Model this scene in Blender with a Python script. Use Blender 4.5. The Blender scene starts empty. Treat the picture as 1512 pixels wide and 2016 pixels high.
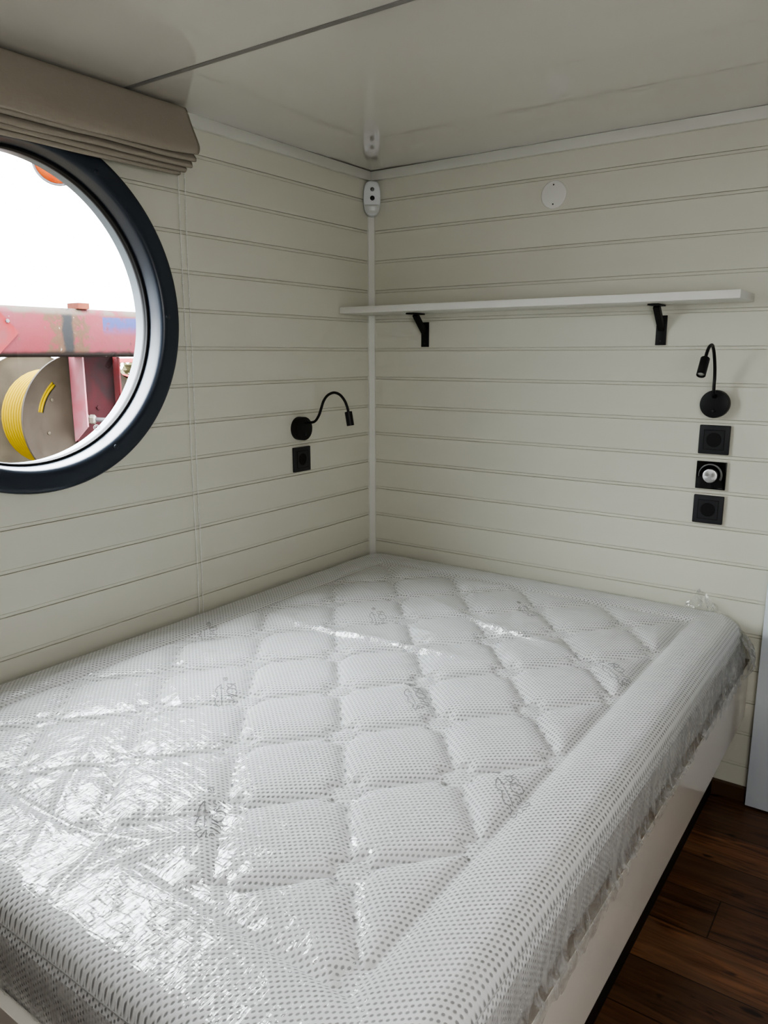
import bpy, bmesh, math, random
from mathutils import Vector, Matrix, noise as mn

random.seed(7)
scn = bpy.context.scene
COL = scn.collection
ZO = 1.704                      # floor at z = 0 (measurements were taken from a groove datum)
PI = math.pi

# ------------------------------------------------------------------ helpers
def link(name, me, mat=None, parent=None, smooth=False):
    o = bpy.data.objects.new(name, me)
    COL.objects.link(o)
    if mat is not None:
        me.materials.append(mat)
    if smooth:
        for p in me.polygons:
            p.use_smooth = True
    if parent is not None:
        o.parent = parent
        o.matrix_parent_inverse = parent.matrix_world.inverted()
    return o

def empty(name, loc=(0, 0, 0)):
    o = bpy.data.objects.new(name, None)
    o.empty_display_size = .05
    o.location = loc
    o.matrix_world = Matrix.Translation(loc)
    COL.objects.link(o)
    return o

def tag(o, label, cat, group=None):
    o['label'] = label
    o['category'] = cat
    if group:
        o['group'] = group
    return o

def struct(o):
    o['kind'] = 'structure'
    return o

class MB:
    """collects geometry for ONE mesh"""
    def __init__(s):
        s.v, s.f = [], []
    def add(s, vs, fs):
        n = len(s.v)
        s.v += [tuple(v) for v in vs]
        s.f += [tuple(i + n for i in f) for f in fs]
        return s
    def box(s, a, b, bev=0.0, seg=2):
        bm = bmesh.new()
        bmesh.ops.create_cube(bm, size=1)
        for v in bm.verts:
            v.co = Vector([(a[i] + b[i]) / 2 + v.co[i] * abs(b[i] - a[i]) for i in range(3)])
        if bev > 0:
            bmesh.ops.bevel(bm, geom=bm.edges[:], offset=bev, segments=seg, affect='EDGES', profile=.5)
        return s.bm(bm)
    def bm(s, bm, M=None):
        if M is not None:
            bm.transform(M)
        bm.verts.index_update()
        s.add([v.co[:] for v in bm.verts], [[v.index for v in f.verts] for f in bm.faces])
        bm.free()
        return s
    def lathe(s, prof, M, n=64, cap0=False, cap1=False):
        """prof: (r, h) revolved about local z, placed by M"""
        vs, fs = [], []
        m = len(prof)
        for k in range(n):
            a = 2 * PI * k / n
            for r, h in prof:
                vs.append(M @ Vector((r * math.cos(a), r * math.sin(a), h)))
        for k in range(n):
            k2 = (k + 1) % n
            for j in range(m - 1):
                fs.append((k * m + j, k2 * m + j, k2 * m + j + 1, k * m + j + 1))
        if cap0:
            fs.append(tuple(k * m for k in reversed(range(n))))
        if cap1:
            fs.append(tuple(k * m + m - 1 for k in range(n)))
        return s.add(vs, fs)
    def tube(s, pts, r, n=12, closed=False, cap=True):
        pts = [Vector(p) for p in pts]
        m = len(pts)
        vs, fs = [], []
        up = None
        for i, p in enumerate(pts):
            if closed:
                t = pts[(i + 1) % m] - pts[i - 1]
            else:
                t = pts[min(i + 1, m - 1)] - pts[max(i - 1, 0)]
            t.normalize()
            if up is None:
                up = t.orthogonal().normalized()
            up = (up - t * up.dot(t)).normalized()
            w = t.cross(up)
            rr = r[i] if isinstance(r, (list, tuple)) else r
            for k in range(n):
                a = 2 * PI * k / n
                vs.append(p + (up * math.cos(a) + w * math.sin(a)) * rr)
        for i in range(m if closed else m - 1):
            j = (i + 1) % m
            for k in range(n):
                k2 = (k + 1) % n
                fs.append((i * n + k, i * n + k2, j * n + k2, j * n + k))
        if cap and not closed:
            fs.append(tuple(reversed(range(n))))
            fs.append(tuple((m - 1) * n + k for k in range(n)))
        return s.add(vs, fs)
    def prism(s, poly, d0, d1, fn):
        """poly: 2-D outline, swept from d0 to d1; fn(a, b, d) -> xyz"""
        m = len(poly)
        vs = [fn(a, b, d0) for a, b in poly] + [fn(a, b, d1) for a, b in poly]
        fs = [(i, (i + 1) % m, m + (i + 1) % m, m + i) for i in range(m)]
        fs += [tuple(reversed(range(m))), tuple(range(m, 2 * m))]
        return s.add(vs, fs)
    def mesh(s, name, fix=True):
        me = bpy.data.meshes.new(name)
        me.from_pydata(s.v, [], s.f)
        if fix:
            bm = bmesh.new(); bm.from_mesh(me)
            bmesh.ops.recalc_face_normals(bm, faces=bm.faces[:])
            bm.to_mesh(me); bm.free()
        me.update()
        return me
    def build(s, name, mat, parent=None, smooth=False, fix=True, angle=None):
        o = link(name, s.mesh(name, fix), mat, parent, smooth)
        if angle is not None:
            auto(o, angle)
        return o

def auto(o, deg=35):
    me = o.data
    for p in me.polygons:
        p.use_smooth = True
    bm = bmesh.new(); bm.from_mesh(me)
    for e in bm.edges:
        if len(e.link_faces) == 2 and e.calc_face_angle(0) > math.radians(deg):
            e.smooth = False
    bm.to_mesh(me); bm.free()

def catmull(P, n=8):
    P = [Vector(p) for p in P]
    Q = [P[0] * 2 - P[1]] + P + [P[-1] * 2 - P[-2]]
    out = []
    for i in range(1, len(Q) - 2):
        a, b, c, d = Q[i - 1:i + 3]
        for k in range(n):
            t = k / n
            out.append(.5 * ((2 * b) + (c - a) * t + (2 * a - 5 * b + 4 * c - d) * t * t + (3 * b - a - 3 * c + d) * t ** 3))
    out.append(P[-1])
    return out

def axisM(origin, zdir, xdir=None):
    z = Vector(zdir).normalized()
    x = Vector(xdir) if xdir is not None else z.orthogonal()
    x = (x - z * x.dot(z)).normalized()
    y = z.cross(x)
    M = Matrix((x, y, z)).transposed().to_4x4()
    M.translation = Vector(origin)
    return M

# ------------------------------------------------------------------ materials
class NT:
    def __init__(s, name):
        s.m = bpy.data.materials.new(name)
        s.m.use_nodes = True
        s.t = s.m.node_tree
        s.t.nodes.clear()
        s.out = s.t.nodes.new('ShaderNodeOutputMaterial')
    def n(s, typ, **kw):
        nd = s.t.nodes.new(typ)
        for k, v in kw.items():
            setattr(nd, k, v)
        return nd
    def l(s, a, b):
        s.t.links.new(a, b)
    def val(s, x, sock):
        if hasattr(x, 'is_output'):
            s.l(x, sock)
        else:
            sock.default_value = x
    def math(s, op, a, b=None, c=None, clamp=False):
        nd = s.n('ShaderNodeMath', operation=op, use_clamp=clamp)
        s.val(a, nd.inputs[0])
        if b is not None: s.val(b, nd.inputs[1])
        if c is not None: s.val(c, nd.inputs[2])
        return nd.outputs[0]
    def smooth(s, x, lo, hi):
        nd = s.n('ShaderNodeMapRange', interpolation_type='SMOOTHSTEP')
        s.val(x, nd.inputs[0]); nd.inputs[1].default_value = lo; nd.inputs[2].default_value = hi
        nd.inputs[3].default_value = 0; nd.inputs[4].default_value = 1
        return nd.outputs[0]
    def mixc(s, f, a, b, blend='MIX'):
        nd = s.n('ShaderNodeMix', data_type='RGBA', blend_type=blend)
        s.val(f, nd.inputs[0])
        for x, i in ((a, 6), (b, 7)):
            if isinstance(x, tuple): x = (*x[:3], 1)
            s.val(x, nd.inputs[i])
        return nd.outputs[2]
    def co(s):
        return s.n('ShaderNodeTexCoord').outputs['Object']
    def xyz(s, c):
        nd = s.n('ShaderNodeSeparateXYZ'); s.l(c, nd.inputs[0]); return nd.outputs
    def map(s, c, scale=(1, 1, 1), rot=(0, 0, 0), loc=(0, 0, 0)):
        nd = s.n('ShaderNodeMapping'); s.l(c, nd.inputs[0])
        nd.inputs['Scale'].default_value = scale; nd.inputs['Rotation'].default_value = rot; nd.inputs['Location'].default_value = loc
        return nd.outputs[0]
    def noise(s, c, scale, detail=3, rough=.5, dist=0):
        nd = s.n('ShaderNodeTexNoise'); s.l(c, nd.inputs['Vector'])
        nd.inputs['Scale'].default_value = scale; nd.inputs['Detail'].default_value = detail
        nd.inputs['Roughness'].default_value = rough; nd.inputs['Distortion'].default_value = dist
        return nd.outputs['Fac']
    def bump(s, h, strength=.3, dist=.001, prev=None):
        nd = s.n('ShaderNodeBump'); s.l(h, nd.inputs['Height'])
        nd.inputs['Strength'].default_value = strength; nd.inputs['Distance'].default_value = dist
        if prev is not None: s.l(prev, nd.inputs['Normal'])
        return nd.outputs[0]
    def bsdf(s, col, rough=.5, metal=0, spec=.5, normal=None, coat=0, emit=None):
        nd = s.n('ShaderNodeBsdfPrincipled')
        if isinstance(col, tuple): col = (*col[:3], 1)
        s.val(col, nd.inputs['Base Color']); s.val(rough, nd.inputs['Roughness'])
        nd.inputs['Metallic'].default_value = metal
        nd.inputs['Specular IOR Level'].default_value = spec
        nd.inputs['Coat Weight'].default_value = coat
        if normal is not None: s.l(normal, nd.inputs['Normal'])
        s.l(nd.outputs[0], s.out.inputs[0])
        return nd

def simple(name, col, rough=.5, metal=0, spec=.5, grain=0.0, gscale=300, coat=0, var=.0):
    t = NT(name)
    c = t.co()
    nrm = None
    if grain:
        nrm = t.bump(t.noise(c, gscale, 2), grain, .0006)
    k = t.mixc(t.math('MULTIPLY', t.noise(c, 6, 3), max(var, .04)), col, tuple(x * .7 for x in col))
    nd = t.bsdf(k, rough, metal, spec, nrm, coat)
    nd.inputs['Coat Roughness'].default_value = .02
    return t.m

def mat_paint(name, col):
    t = NT(name)
    c = t.co()
    f = t.noise(t.map(c, (1, 1, 9)), 5, 4, .6)
    k = t.mixc(t.math('MULTIPLY', f, .12), col, (col[0] * .8, col[1] * .79, col[2] * .74))
    b = t.bump(t.noise(t.map(c, (14, 14, 160)), 3, 4, .6), .12, .0006)
    t.bsdf(k, .42, 0, .4, b)
    return t.m

M = {}
M['wall'] = mat_paint('wall_paint', (.69, .687, .592))
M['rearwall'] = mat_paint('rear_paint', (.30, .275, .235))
M['trim'] = mat_paint('trim_paint', (.71, .715, .66))
M['shelf'] = mat_paint('shelf_paint', (.78, .78, .735))
M['ceiling'] = simple('ceiling_panel', (.72, .70, .645), .06, 0, .5, 0, 300, 1.0)
M['seam'] = simple('ceiling_seam', (.27, .265, .25), .5, .2)
M['gap'] = simple('dark_gap', (.03, .027, .022), .8)
M['door'] = simple('white_board', (.72, .78, .84), .4)
M['black'] = simple('black_metal', (.006, .006, .007), .45, 0, .35, .15, 900)
M['blackp'] = simple('black_plastic', (.021, .022, .025), .42, 0, .4)
M['blackp2'] = simple('black_recess', (.004, .004, .004), .5, 0, .3)
M['glassblk'] = simple('black_glass', (.002, .002, .002), .12, 0, .3)
M['arc'] = simple('grey_print', (.16, .16, .16), .5)
M['pin'] = simple('steel_pin', (.55, .55, .55), .3, 1)
M['navy'] = simple('navy_frame', (.020, .028, .042), .33, 0, .55)
M['gasket'] = simple('rubber_gasket', (.006, .006, .007), .55, 0, .3)
M['rim'] = simple('outer_rim', (.12, .14, .155), .3, 0, .5)
M['plastic'] = simple('white_plastic', (.70, .72, .74), .35)
M['plasticg'] = simple('sensor_lens', (.56, .58, .56), .3)
M['lens'] = simple('camera_lens', (.002, .002, .002), .4, 0, .2)
M['lens2'] = simple('grey_lens', (.07, .07, .065), .3)
M['cover'] = simple('cover_plate', (.78, .78, .74), .3)
M['gloss'] = simple('gloss_white', (.78, .75, .69), .14, 0, .5)
M['ply'] = simple('plywood', (.20, .15, .10), .6, 0, .4, .3, 200, 0, .5)
M['dark'] = simple('toe_kick_shade', (.006, .005, .005), .6)  # shade under the bed put into the colour as near-black
M['chain'] = simple('bead', (.9, .9, .88), .3)

def mat_fabric_blind():
    t = NT('linen_blind')
    c = t.co()
    w = t.noise(t.map(c, (40, 900, 40)), 1, 2)
    w2 = t.noise(t.map(c, (40, 60, 900)), 1, 2)
    h = t.math('ADD', w, w2)
    k = t.mixc(t.math('MULTIPLY', h, .35), (.40, .362, .30), (.27, .24, .195))
    t.bsdf(k, .85, 0, .2, t.bump(h, .25, .0005))
    return t.m
M['blind'] = mat_fabric_blind()

def mat_knob():
    t = NT('brushed_aluminium')
    c = t.co()
    x, y, z = t.xyz(c)
    ang = t.math('ARCTAN2', z, x)
    s1 = t.math('POWER', t.math('ABSOLUTE', t.math('COSINE', t.math('ADD', ang, .95))), 30.0)
    s2 = t.math('POWER', t.math('ABSOLUTE', t.math('COSINE', t.math('ADD', ang, -.5))), 30.0)
    nd = t.bsdf((.62, .62, .62), .36, 1)
    nd.inputs['Anisotropic'].default_value = .65
    tg = t.n('ShaderNodeTangent', direction_type='RADIAL', axis='Z')
    t.l(tg.outputs[0], nd.inputs['Tangent'])
    return t.m
M['knob'] = mat_knob()

def mat_floor():
    t = NT('walnut_planks')
    c = t.co()
    x, y, z = t.xyz(c)
    row = t.math('FLOOR', t.math('DIVIDE', t.math('ADD', y, 10.0285), .1445))
    wn = t.n('ShaderNodeTexWhiteNoise', noise_dimensions='1D'); t.l(row, wn.inputs['W'])
    off = t.math('MULTIPLY', wn.outputs['Value'], 1.2)
    xs = t.math('ADD', x, off)
    colid = t.math('FLOOR', t.math('DIVIDE', xs, 1.15))
    cb = t.n('ShaderNodeCombineXYZ'); t.l(row, cb.inputs[0]); t.l(colid, cb.inputs[1])
    w2 = t.n('ShaderNodeTexWhiteNoise', noise_dimensions='2D'); t.l(cb.outputs[0], w2.inputs['Vector'])
    pid = w2.outputs['Value']
    cb2 = t.n('ShaderNodeCombineXYZ'); t.l(x, cb2.inputs[0]); t.l(y, cb2.inputs[1])
    t.l(t.math('MULTIPLY', pid, 9.0), cb2.inputs[2])
    pc = cb2.outputs[0]
    g = t.noise(t.map(pc, (2.2, 26, 1)), 2.2, 6, .62, .9)
    g2 = t.noise(t.map(pc, (3.0, 7, 1)), 2.0, 3, .5, .6)
    kn = t.noise(t.map(pc, (7, 16, 1)), 1.6, 2, .5)
    r = t.n('ShaderNodeValToRGB'); t.l(g, r.inputs[0])
    e = r.color_ramp.elements
    e[0].position = .28; e[0].color = (.010, .0045, .0025, 1)
    e[1].position = .74; e[1].color = (.29, .125, .054, 1)
    m_ = e.new(.5); m_.color = (.135, .056, .024, 1)
    k = t.mixc(t.smooth(g2, .35, .7), r.outputs[0], (.165, .088, .045), 'MIX')
    k = t.mixc(.62, r.outputs[0], k)
    k = t.mixc(t.math('MULTIPLY', t.smooth(kn, .66, .74), .85), k, (.006, .003, .002))
    br = t.math('ADD', t.math('MULTIPLY', pid, .8), .55)
    h = t.n('ShaderNodeHueSaturation'); t.l(br, h.inputs['Value']); t.l(k, h.inputs['Color'])
    fy = t.math('FRACT', t.math('DIVIDE', t.math('ADD', y, 10.0285), .1445))
    gap = t.math('LESS_THAN', t.math('MINIMUM', fy, t.math('SUBTRACT', 1.0, fy)), .010)
    fx = t.math('FRACT', t.math('DIVIDE', xs, 1.15))
    gap2 = t.math('LESS_THAN', t.math('MINIMUM', fx, t.math('SUBTRACT', 1.0, fx)), .0013)
    gp = t.math('MAXIMUM', gap, gap2)
    k = t.mixc(t.math('MULTIPLY', gp, .8), h.outputs[0], (.004, .002, .001))
    t.bsdf(k, t.math('ADD', t.math('MULTIPLY', g, .25), .25), 0, .4, t.bump(t.math('SUBTRACT', g, gp), .15, .001))
    return t.m
M['floor'] = mat_floor()
M['skirt'] = simple('brown_skirting', (.085, .045, .022), .45, 0, .4, .2, 60, 0, .6)

DX, DY = .0122, .0103           # knit hole lattice on the mattress
def lattice(t, x, y):
    """distance field of the staggered knit dashes, 0 at a dash centre"""
    def one(ox, oy):
        fx = t.math('SUBTRACT', t.math('FRACT', t.math('ADD', t.math('DIVIDE', x, DX), ox)), .5)
        fy = t.math('SUBTRACT', t.math('FRACT', t.math('ADD', t.math('DIVIDE', y, DY), oy)), .5)
        sx = t.math('ADD', fx, t.math('MULTIPLY', fy, -.22))
        a = t.math('POWER', t.math('DIVIDE', sx, .15), 2.0)
        b = t.math('POWER', t.math('DIVIDE', fy, .27), 2.0)
        return t.math('SQRT', t.math('ADD', a, b))
    return t.math('MINIMUM', one(0.0, 0.0), one(.5, .5))

def mat_knit(side=False):
    t = NT('knit_side' if side else 'knit_cover')
    c = t.co()
    x, y, z = t.xyz(c)
    if side:
        geo = t.n('ShaderNodeNewGeometry')
        nx, ny, nz = t.xyz(geo.outputs['Normal'])
        isx = t.math('GREATER_THAN', t.math('ABSOLUTE', nx), .7)
        u = t.math('ADD', t.math('MULTIPLY', isx, y), t.math('MULTIPLY', t.math('SUBTRACT', 1.0, isx), x))
        d = lattice(t, u, z)
    else:
        d = lattice(t, x, y)
    hole = t.math('SUBTRACT', 1.0, t.smooth(d, .55, 1.25))
    f = t.noise(t.map(c, (1, 1, 1)), 500, 2)
    base = t.mixc(t.math('MULTIPLY', f, .35), (.80, .805, .81), (.67, .675, .68))
    big = t.noise(c, 9, 2)
    hs = t.math('MULTIPLY', hole, t.math('ADD', t.math('MULTIPLY', big, .5), .62))
    k = t.mixc(hs, base, (.21, .21, .215))
    h = t.math('ADD', t.math('MULTIPLY', t.smooth(d, .3, 1.7), 1.0), t.math('MULTIPLY', f, .22))
    t.bsdf(k, .8, 0, .15, t.bump(h, .55, .0016))
    return t.m
M['knit'] = mat_knit()
M['knits'] = mat_knit(True)
M['emboss'] = simple('embossed_thread', (.26, .26, .27), .8)
M['piping'] = simple('piping', (.50, .505, .51), .8, 0, .2, .3, 500)

def mat_film(name, haze=.05, tint=(.985, .99, .99), fine=1.0, rough=.012, f0=.085, graze=.85):
    t = NT(name)
    c = t.co()
    n2 = t.noise(t.map(c, (120, 27, 80), (0, 0, .55)), 1, 2, .6, .8)      # fine creases, two crossing directions
    n3 = t.noise(t.map(c, (24, 105, 80), (0, 0, .35)), 1, 1, .6, .8)
    h2 = t.bump(t.math('ADD', n2, n3), .62 * fine, .0026)
    fr = t.n('ShaderNodeLayerWeight'); fr.inputs['Blend'].default_value = .5
    fac = t.math('ADD', t.math('MULTIPLY', t.math('POWER', fr.outputs['Facing'], 5.0), graze), f0)
    tr = t.n('ShaderNodeBsdfTransparent'); tr.inputs[0].default_value = (*tint, 1)
    df = t.n('ShaderNodeBsdfDiffuse'); df.inputs[0].default_value = (.75, .75, .74, 1)
    m0 = df
    if haze > .1:
        tl = t.n('ShaderNodeBsdfTranslucent'); tl.inputs[0].default_value = (.75, .75, .74, 1)
        m0 = t.n('ShaderNodeMixShader'); m0.inputs[0].default_value = .5
        t.l(df.outputs[0], m0.inputs[1]); t.l(tl.outputs[0], m0.inputs[2])
    m1 = t.n('ShaderNodeMixShader'); m1.inputs[0].default_value = haze
    if haze > .3:
        sv = t.noise(t.map(c, (42, 42, 14), (.5, 0, 0)), 1, 3, .6, 1.0)
        t.l(t.math('MULTIPLY', t.smooth(sv, .25, .75), haze * 1.7), m1.inputs[0])
    t.l(tr.outputs[0], m1.inputs[1]); t.l(m0.outputs[0], m1.inputs[2])
    gl = t.n('ShaderNodeBsdfGlossy'); gl.inputs['Color'].default_value = (1, 1, 1, 1); gl.inputs['Roughness'].default_value = rough
    t.l(h2, gl.inputs['Normal'])
    m2 = t.n('ShaderNodeMixShader'); t.l(fac, m2.inputs[0])
    t.l(m1.outputs[0], m2.inputs[1]); t.l(gl.outputs[0], m2.inputs[2])
    t.l(m2.outputs[0], t.out.inputs[0])
    return t.m
M['film'] = mat_film('clear_film', .04)
M['flap'] = mat_film('clear_film_loose', .34, (.97, .975, .97), .6, .10, .10, .25)
M['filmside'] = mat_film('clear_film_side', .40, (.93, .935, .93), .8, .10, .10, .30)

def mat_pane():
    t = NT('window_pane')
    fr = t.n('ShaderNodeLayerWeight'); fr.inputs['Blend'].default_value = .5
    fac = t.math('ADD', t.math('MULTIPLY', t.math('POWER', fr.outputs['Facing'], 5.0), .9), .05)
    tr = t.n('ShaderNodeBsdfTransparent'); tr.inputs[0].default_value = (.96, .98, .98, 1)
    gl = t.n('ShaderNodeBsdfGlossy'); gl.inputs['Roughness'].default_value = .01
    m2 = t.n('ShaderNodeMixShader'); t.l(fac, m2.inputs[0]); t.l(tr.outputs[0], m2.inputs[1]); t.l(gl.outputs[0], m2.inputs[2])
    t.l(m2.outputs[0], t.out.inputs[0])
    return t.m
M['pane'] = mat_pane()

def mat_beam():
    t = NT('weathered_red_beam')
    c = t.co()
    x, y, z = t.xyz(c)
    n = t.noise(c, 9, 6, .65, .4)
    n2 = t.noise(c, 34, 5, .7, .3)
    n3 = t.noise(c, 3.5, 3, .6)
    red = t.mixc(n3, (0.072, 0.0084, 0.0108), (0.06, 0.024, 0.0312))
    # rust patches flanking the grey band at y ~ -.43
    dist = t.math('ABSOLUTE', t.math('ADD', y, .425))
    nearb = t.math('SUBTRACT', 1.0, t.smooth(dist, .03, .15))
    rustf = t.smooth(t.math('ADD', t.math('MULTIPLY', nearb, .13), t.math('ADD', t.math('MULTIPLY', n, .4), t.math('MULTIPLY', n2, .6))), .575, .615)
    k = t.mixc(rustf, red, t.mixc(n2, (0.024, 0.0132, 0.0084), (0.0504, 0.0312, 0.0204)))
    bd = t.math('ADD', dist, t.math('MULTIPLY', t.math('SUBTRACT', n, .5), .05))
    k = t.mixc(t.math('SUBTRACT', 1.0, t.smooth(bd, .018, .032)), k, (0.0108, 0.01152, 0.01248))
    # faded blue paint on the upper right
    by = t.smooth(t.math('ADD', y, t.math('MULTIPLY', n2, .004)), -.262, -.256)
    bz = t.math('MULTIPLY', t.smooth(z, ZO - .34, ZO - .285), t.math('SUBTRACT', 1.0, t.smooth(z, ZO - .262, ZO - .254)))
    k = t.mixc(t.math('MULTIPLY', t.math('MULTIPLY', by, bz), t.smooth(n2, .25, .5)), k, (0.018, 0.024, 0.072))
    # paler upper edge and darker lower edge
    k = t.mixc(t.math('MULTIPLY', t.smooth(z, ZO - .262, ZO - .245), t.smooth(n, .35, .55)), k, (0.048, 0.0408, 0.0336))
    k = t.mixc(t.math('SUBTRACT', 1.0, t.smooth(t.math('ADD', z, t.math('MULTIPLY', n, -.03)), ZO - .425, ZO - .408)), k, (0.0072, 0.00528, 0.0048))
    k = t.mixc(t.math('MULTIPLY', t.math('SUBTRACT', 1.0, t.smooth(n2, .30, .36)), .8), k, (.012, .010, .010))
    k = t.mixc(t.smooth(n2, .665, .70), k, (0.132, 0.12, 0.108))
    k = t.mixc(1.0, k, (1.0, .92, .92), 'MULTIPLY')
    t.bsdf(k, .7, 0, .06, t.bump(n2, .2, .004))
    return t.m
M['beam'] = mat_beam()
def mat_worn(name, a, b, sc=14):
    t = NT(name); c = t.co()
    n = t.noise(c, sc, 5, .65, .5)
    t.bsdf(t.mixc(t.smooth(n, .35, .65), a, b), .65, 0, .06, t.bump(n, .06, .003))
    return t.m
M['redpl'] = mat_worn('red_plate', (0.0864, 0.0108, 0.012), (0.0624, 0.0192, 0.0216), 8)
M['pink'] = mat_worn('faded_pink_paint', (.20, .10, .115), (.19, .05, .065), 6)
M['dkred'] = mat_worn('dark_red_web', (0.0072, 0.00384, 0.00432), (0.024, 0.00288, 0.00432), 4)
M['steel'] = mat_worn('brown_steel', (0.0276, 0.02112, 0.01632), (0.018, 0.0132, 0.01008), 5)
M['steel2'] = mat_worn('pale_brown_steel', (0.0528, 0.0432, 0.0312), (0.036, 0.0288, 0.02112), 5)
M['hose'] = simple('yellow_hose', (.125, .082, .0012), .6, 0, .03)
M['orange'] = mat_worn('amber_lens', (0.204, 0.0408, 0.0084), (0.192, 0.024, 0.0048), 40)
M['greyrub'] = simple('grey_rim', (0.0384, 0.0336, 0.0384), .6)
M['brass'] = simple('pale_fitting', (0.1008, 0.0912, 0.0744), .4, .2)
M['orblock'] = mat_worn('rust_block', (0.0864, 0.0264, 0.0144), (0.0672, 0.0168, 0.0108), 20)
M['redbar'] = simple('bright_red', (0.18, 0.0072, 0.0072), .5)
M['ground'] = mat_worn('dry_ground', (0.0312, 0.0252, 0.018), (0.0216, 0.018, 0.012), 9)
M['hedge'] = mat_worn('dry_leaves', (0.072, 0.06, 0.036), (0.048, 0.0456, 0.0192), 30)
M['white'] = simple('etched_white', (.85, .85, .85), .6)

# ------------------------------------------------------------------ room shell
CEIL = ZO + .205
XR, YB = 2.25, -3.3             # right wall, rear wall
WIN_Y, WIN_Z = -1.296, ZO - .316

def groove_profile(zb, zt, depth=.0032, w=.0100):
    """(offset, z) outline of tongue-and-groove boards, offset 0 = face"""
    pr = [(0, zb)]
    i = 17
    while i >= -2:
        z = ZO - .1 * i
        if zb + .01 < z < zt - .02:
            pr += [(0, z - .0006), (-.0006, z), (-.007, z), (-.007, z + .0012), (-depth, z + .0013), (-depth, z + w - .0013), (-.007, z + w - .0012), (-.007, z + w), (-.0006, z + w), (0, z + w + .0006)]
        i -= 1
    pr.append((0, zt))
    return pr

pr = groove_profile(0, CEIL + .02)
mb = MB()
outline = [(x, z) for x, z in pr] + [(-.06, CEIL + .02), (-.06, 0)]
mb.prism(outline, YB, 0.06, lambda a, b, d: (a, d, b))
wl = mb.build('wall_left', M['wall'])
cut = MB().lathe([(.385, -.2), (.385, .2)], axisM((0, WIN_Y, WIN_Z), (1, 0, 0)), 96, True, True).build('cutter', None)
md = wl.modifiers.new('b', 'BOOLEAN'); md.operation = 'DIFFERENCE'; md.object = cut; md.solver = 'EXACT'
dg = bpy.context.evaluated_depsgraph_get()
me2 = bpy.data.meshes.new_from_object(wl.evaluated_get(dg))
wl.modifiers.clear(); wl.data = me2
bpy.data.objects.remove(cut)
struct(wl)

mb = MB()
outline = [(-x, z) for x, z in pr] + [(.06, CEIL + .02), (.06, 0)]
mb.prism(outline, 0.0, XR + .06, lambda a, b, d: (d, a, b))
struct(mb.build('wall_back', M['wall']))
struct(MB().box((XR, YB, 0), (XR + .06, -.0005, CEIL + .02)).build('wall_right', M['rearwall']))
struct(MB().box((-.06, YB - .06, 0), (XR + .06, YB, CEIL + .02)).build('wall_rear', M['rearwall']))
struct(MB().box((-.06, YB - .06, -.05), (XR + .06, .06, 0)).build('floor', M['floor']))
mb = MB()
mb.box((-.06, YB - .06, CEIL), (XR + .06, -1.0237, CEIL + .03), .0015, 1)
mb.box((-.06, -1.0141, CEIL), (XR + .06, .06, CEIL + .03), .0015, 1)
struct(mb.build('ceiling', M['ceiling']))
struct(MB().box((.001, -1.0255, CEIL - .0018), (XR, -1.0120, CEIL + .02)).build('trim_1', M['seam']))

# corner batten: flat diagonal face
struct(MB().prism([(-.004, .004), (.0185, .004), (.0185, -.005), (.005, -.0185), (-.004, -.0185)], 0.0, ZO + .1715,
                  lambda a, b, d: (a, b, d)).build('trim_2', M['trim']))
# cornice strips, with a thin dark shadow gap under the ceiling
cz = ZO + .172
struct(MB().box((.0, -.012, cz), (XR, .004, CEIL - .0017), .003).build('trim_3', M['trim'], angle=40))
struct(MB().box((-.004, YB, cz), (.012, -.0125, CEIL - .0017), .003).build('trim_4', M['trim'], angle=40))
# upright white board at the far right
struct(MB().box((1.3625, -.034, .006), (1.60, .004, CEIL - .003), .002).build('trim_5', M['door'], angle=40))
struct(MB().box((1.262, -.012, 0.0), (1.3622, .004, .0455), .002).build('baseboard_back', M['skirt']))

# ------------------------------------------------------------------ porthole window
win = struct(empty('window_1', (0, WIN_Y, WIN_Z)))
WM = axisM((0, WIN_Y, WIN_Z), (1, 0, 0), (0, 1, 0))
fl = [(.409, -.001), (.409, .016), (.4065, .0195), (.403, .021), (.395, .0215), (.372, .0215), (.364, .021), (.358, .0185), (.3545, .014), (.353, .008), (.3515, -.004), (.3495, -.030)]
MB().lathe(fl, WM, 160).build('window_frame', M['navy'], win, smooth=True, fix=True)
MB().lathe([(.3497, -.029), (.3445, -.0285), (.3430, -.032), (.3455, -.036), (.3430, -.040), (.3425, -.046), (.3495, -.050)], WM, 160).build('gasket', M['gasket'], win, smooth=True)
MB().lathe([(.385, -.0485), (.3455, -.0485), (.345, -.052), (.345, -.078), (.352, -.080), (.385, -.080)], WM, 160).build('outer_rim', M['rim'], win, angle=35)
MB().lathe([(.0001, -.0435), (.350, -.0435)], WM, 128).build('window_pane', M['pane'], win, smooth=True)
for k in range(6):
    a = math.radians(60 * k)
    y, z = WIN_Y + .370 * math.cos(a), WIN_Z + .370 * math.sin(a)
    MB().lathe([(.0062, -.001), (.0062, .0006), (.0052, .0016), (.0001, .0018)], axisM((.0215, y, z), (1, 0, 0)), 20).build('screw_cap', M['navy'], win, smooth=True)
# etched mark at the lower edge of the pane
mk = MB()
ea = math.radians(-57)
for rr, sc in ((.008, 1), (.0045, .55)):
    c0 = Vector((-.0425, WIN_Y + .328 * math.cos(ea), WIN_Z + .328 * math.sin(ea)))
    mk.tube([c0 + Vector((0, rr * 1.15 * math.cos(q), rr * .8 * math.sin(q))) for q in [2 * PI * i / 24 for i in range(24)]], .0007, 6, True)
mk.build('etched_mark', M['white'], win)

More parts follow.
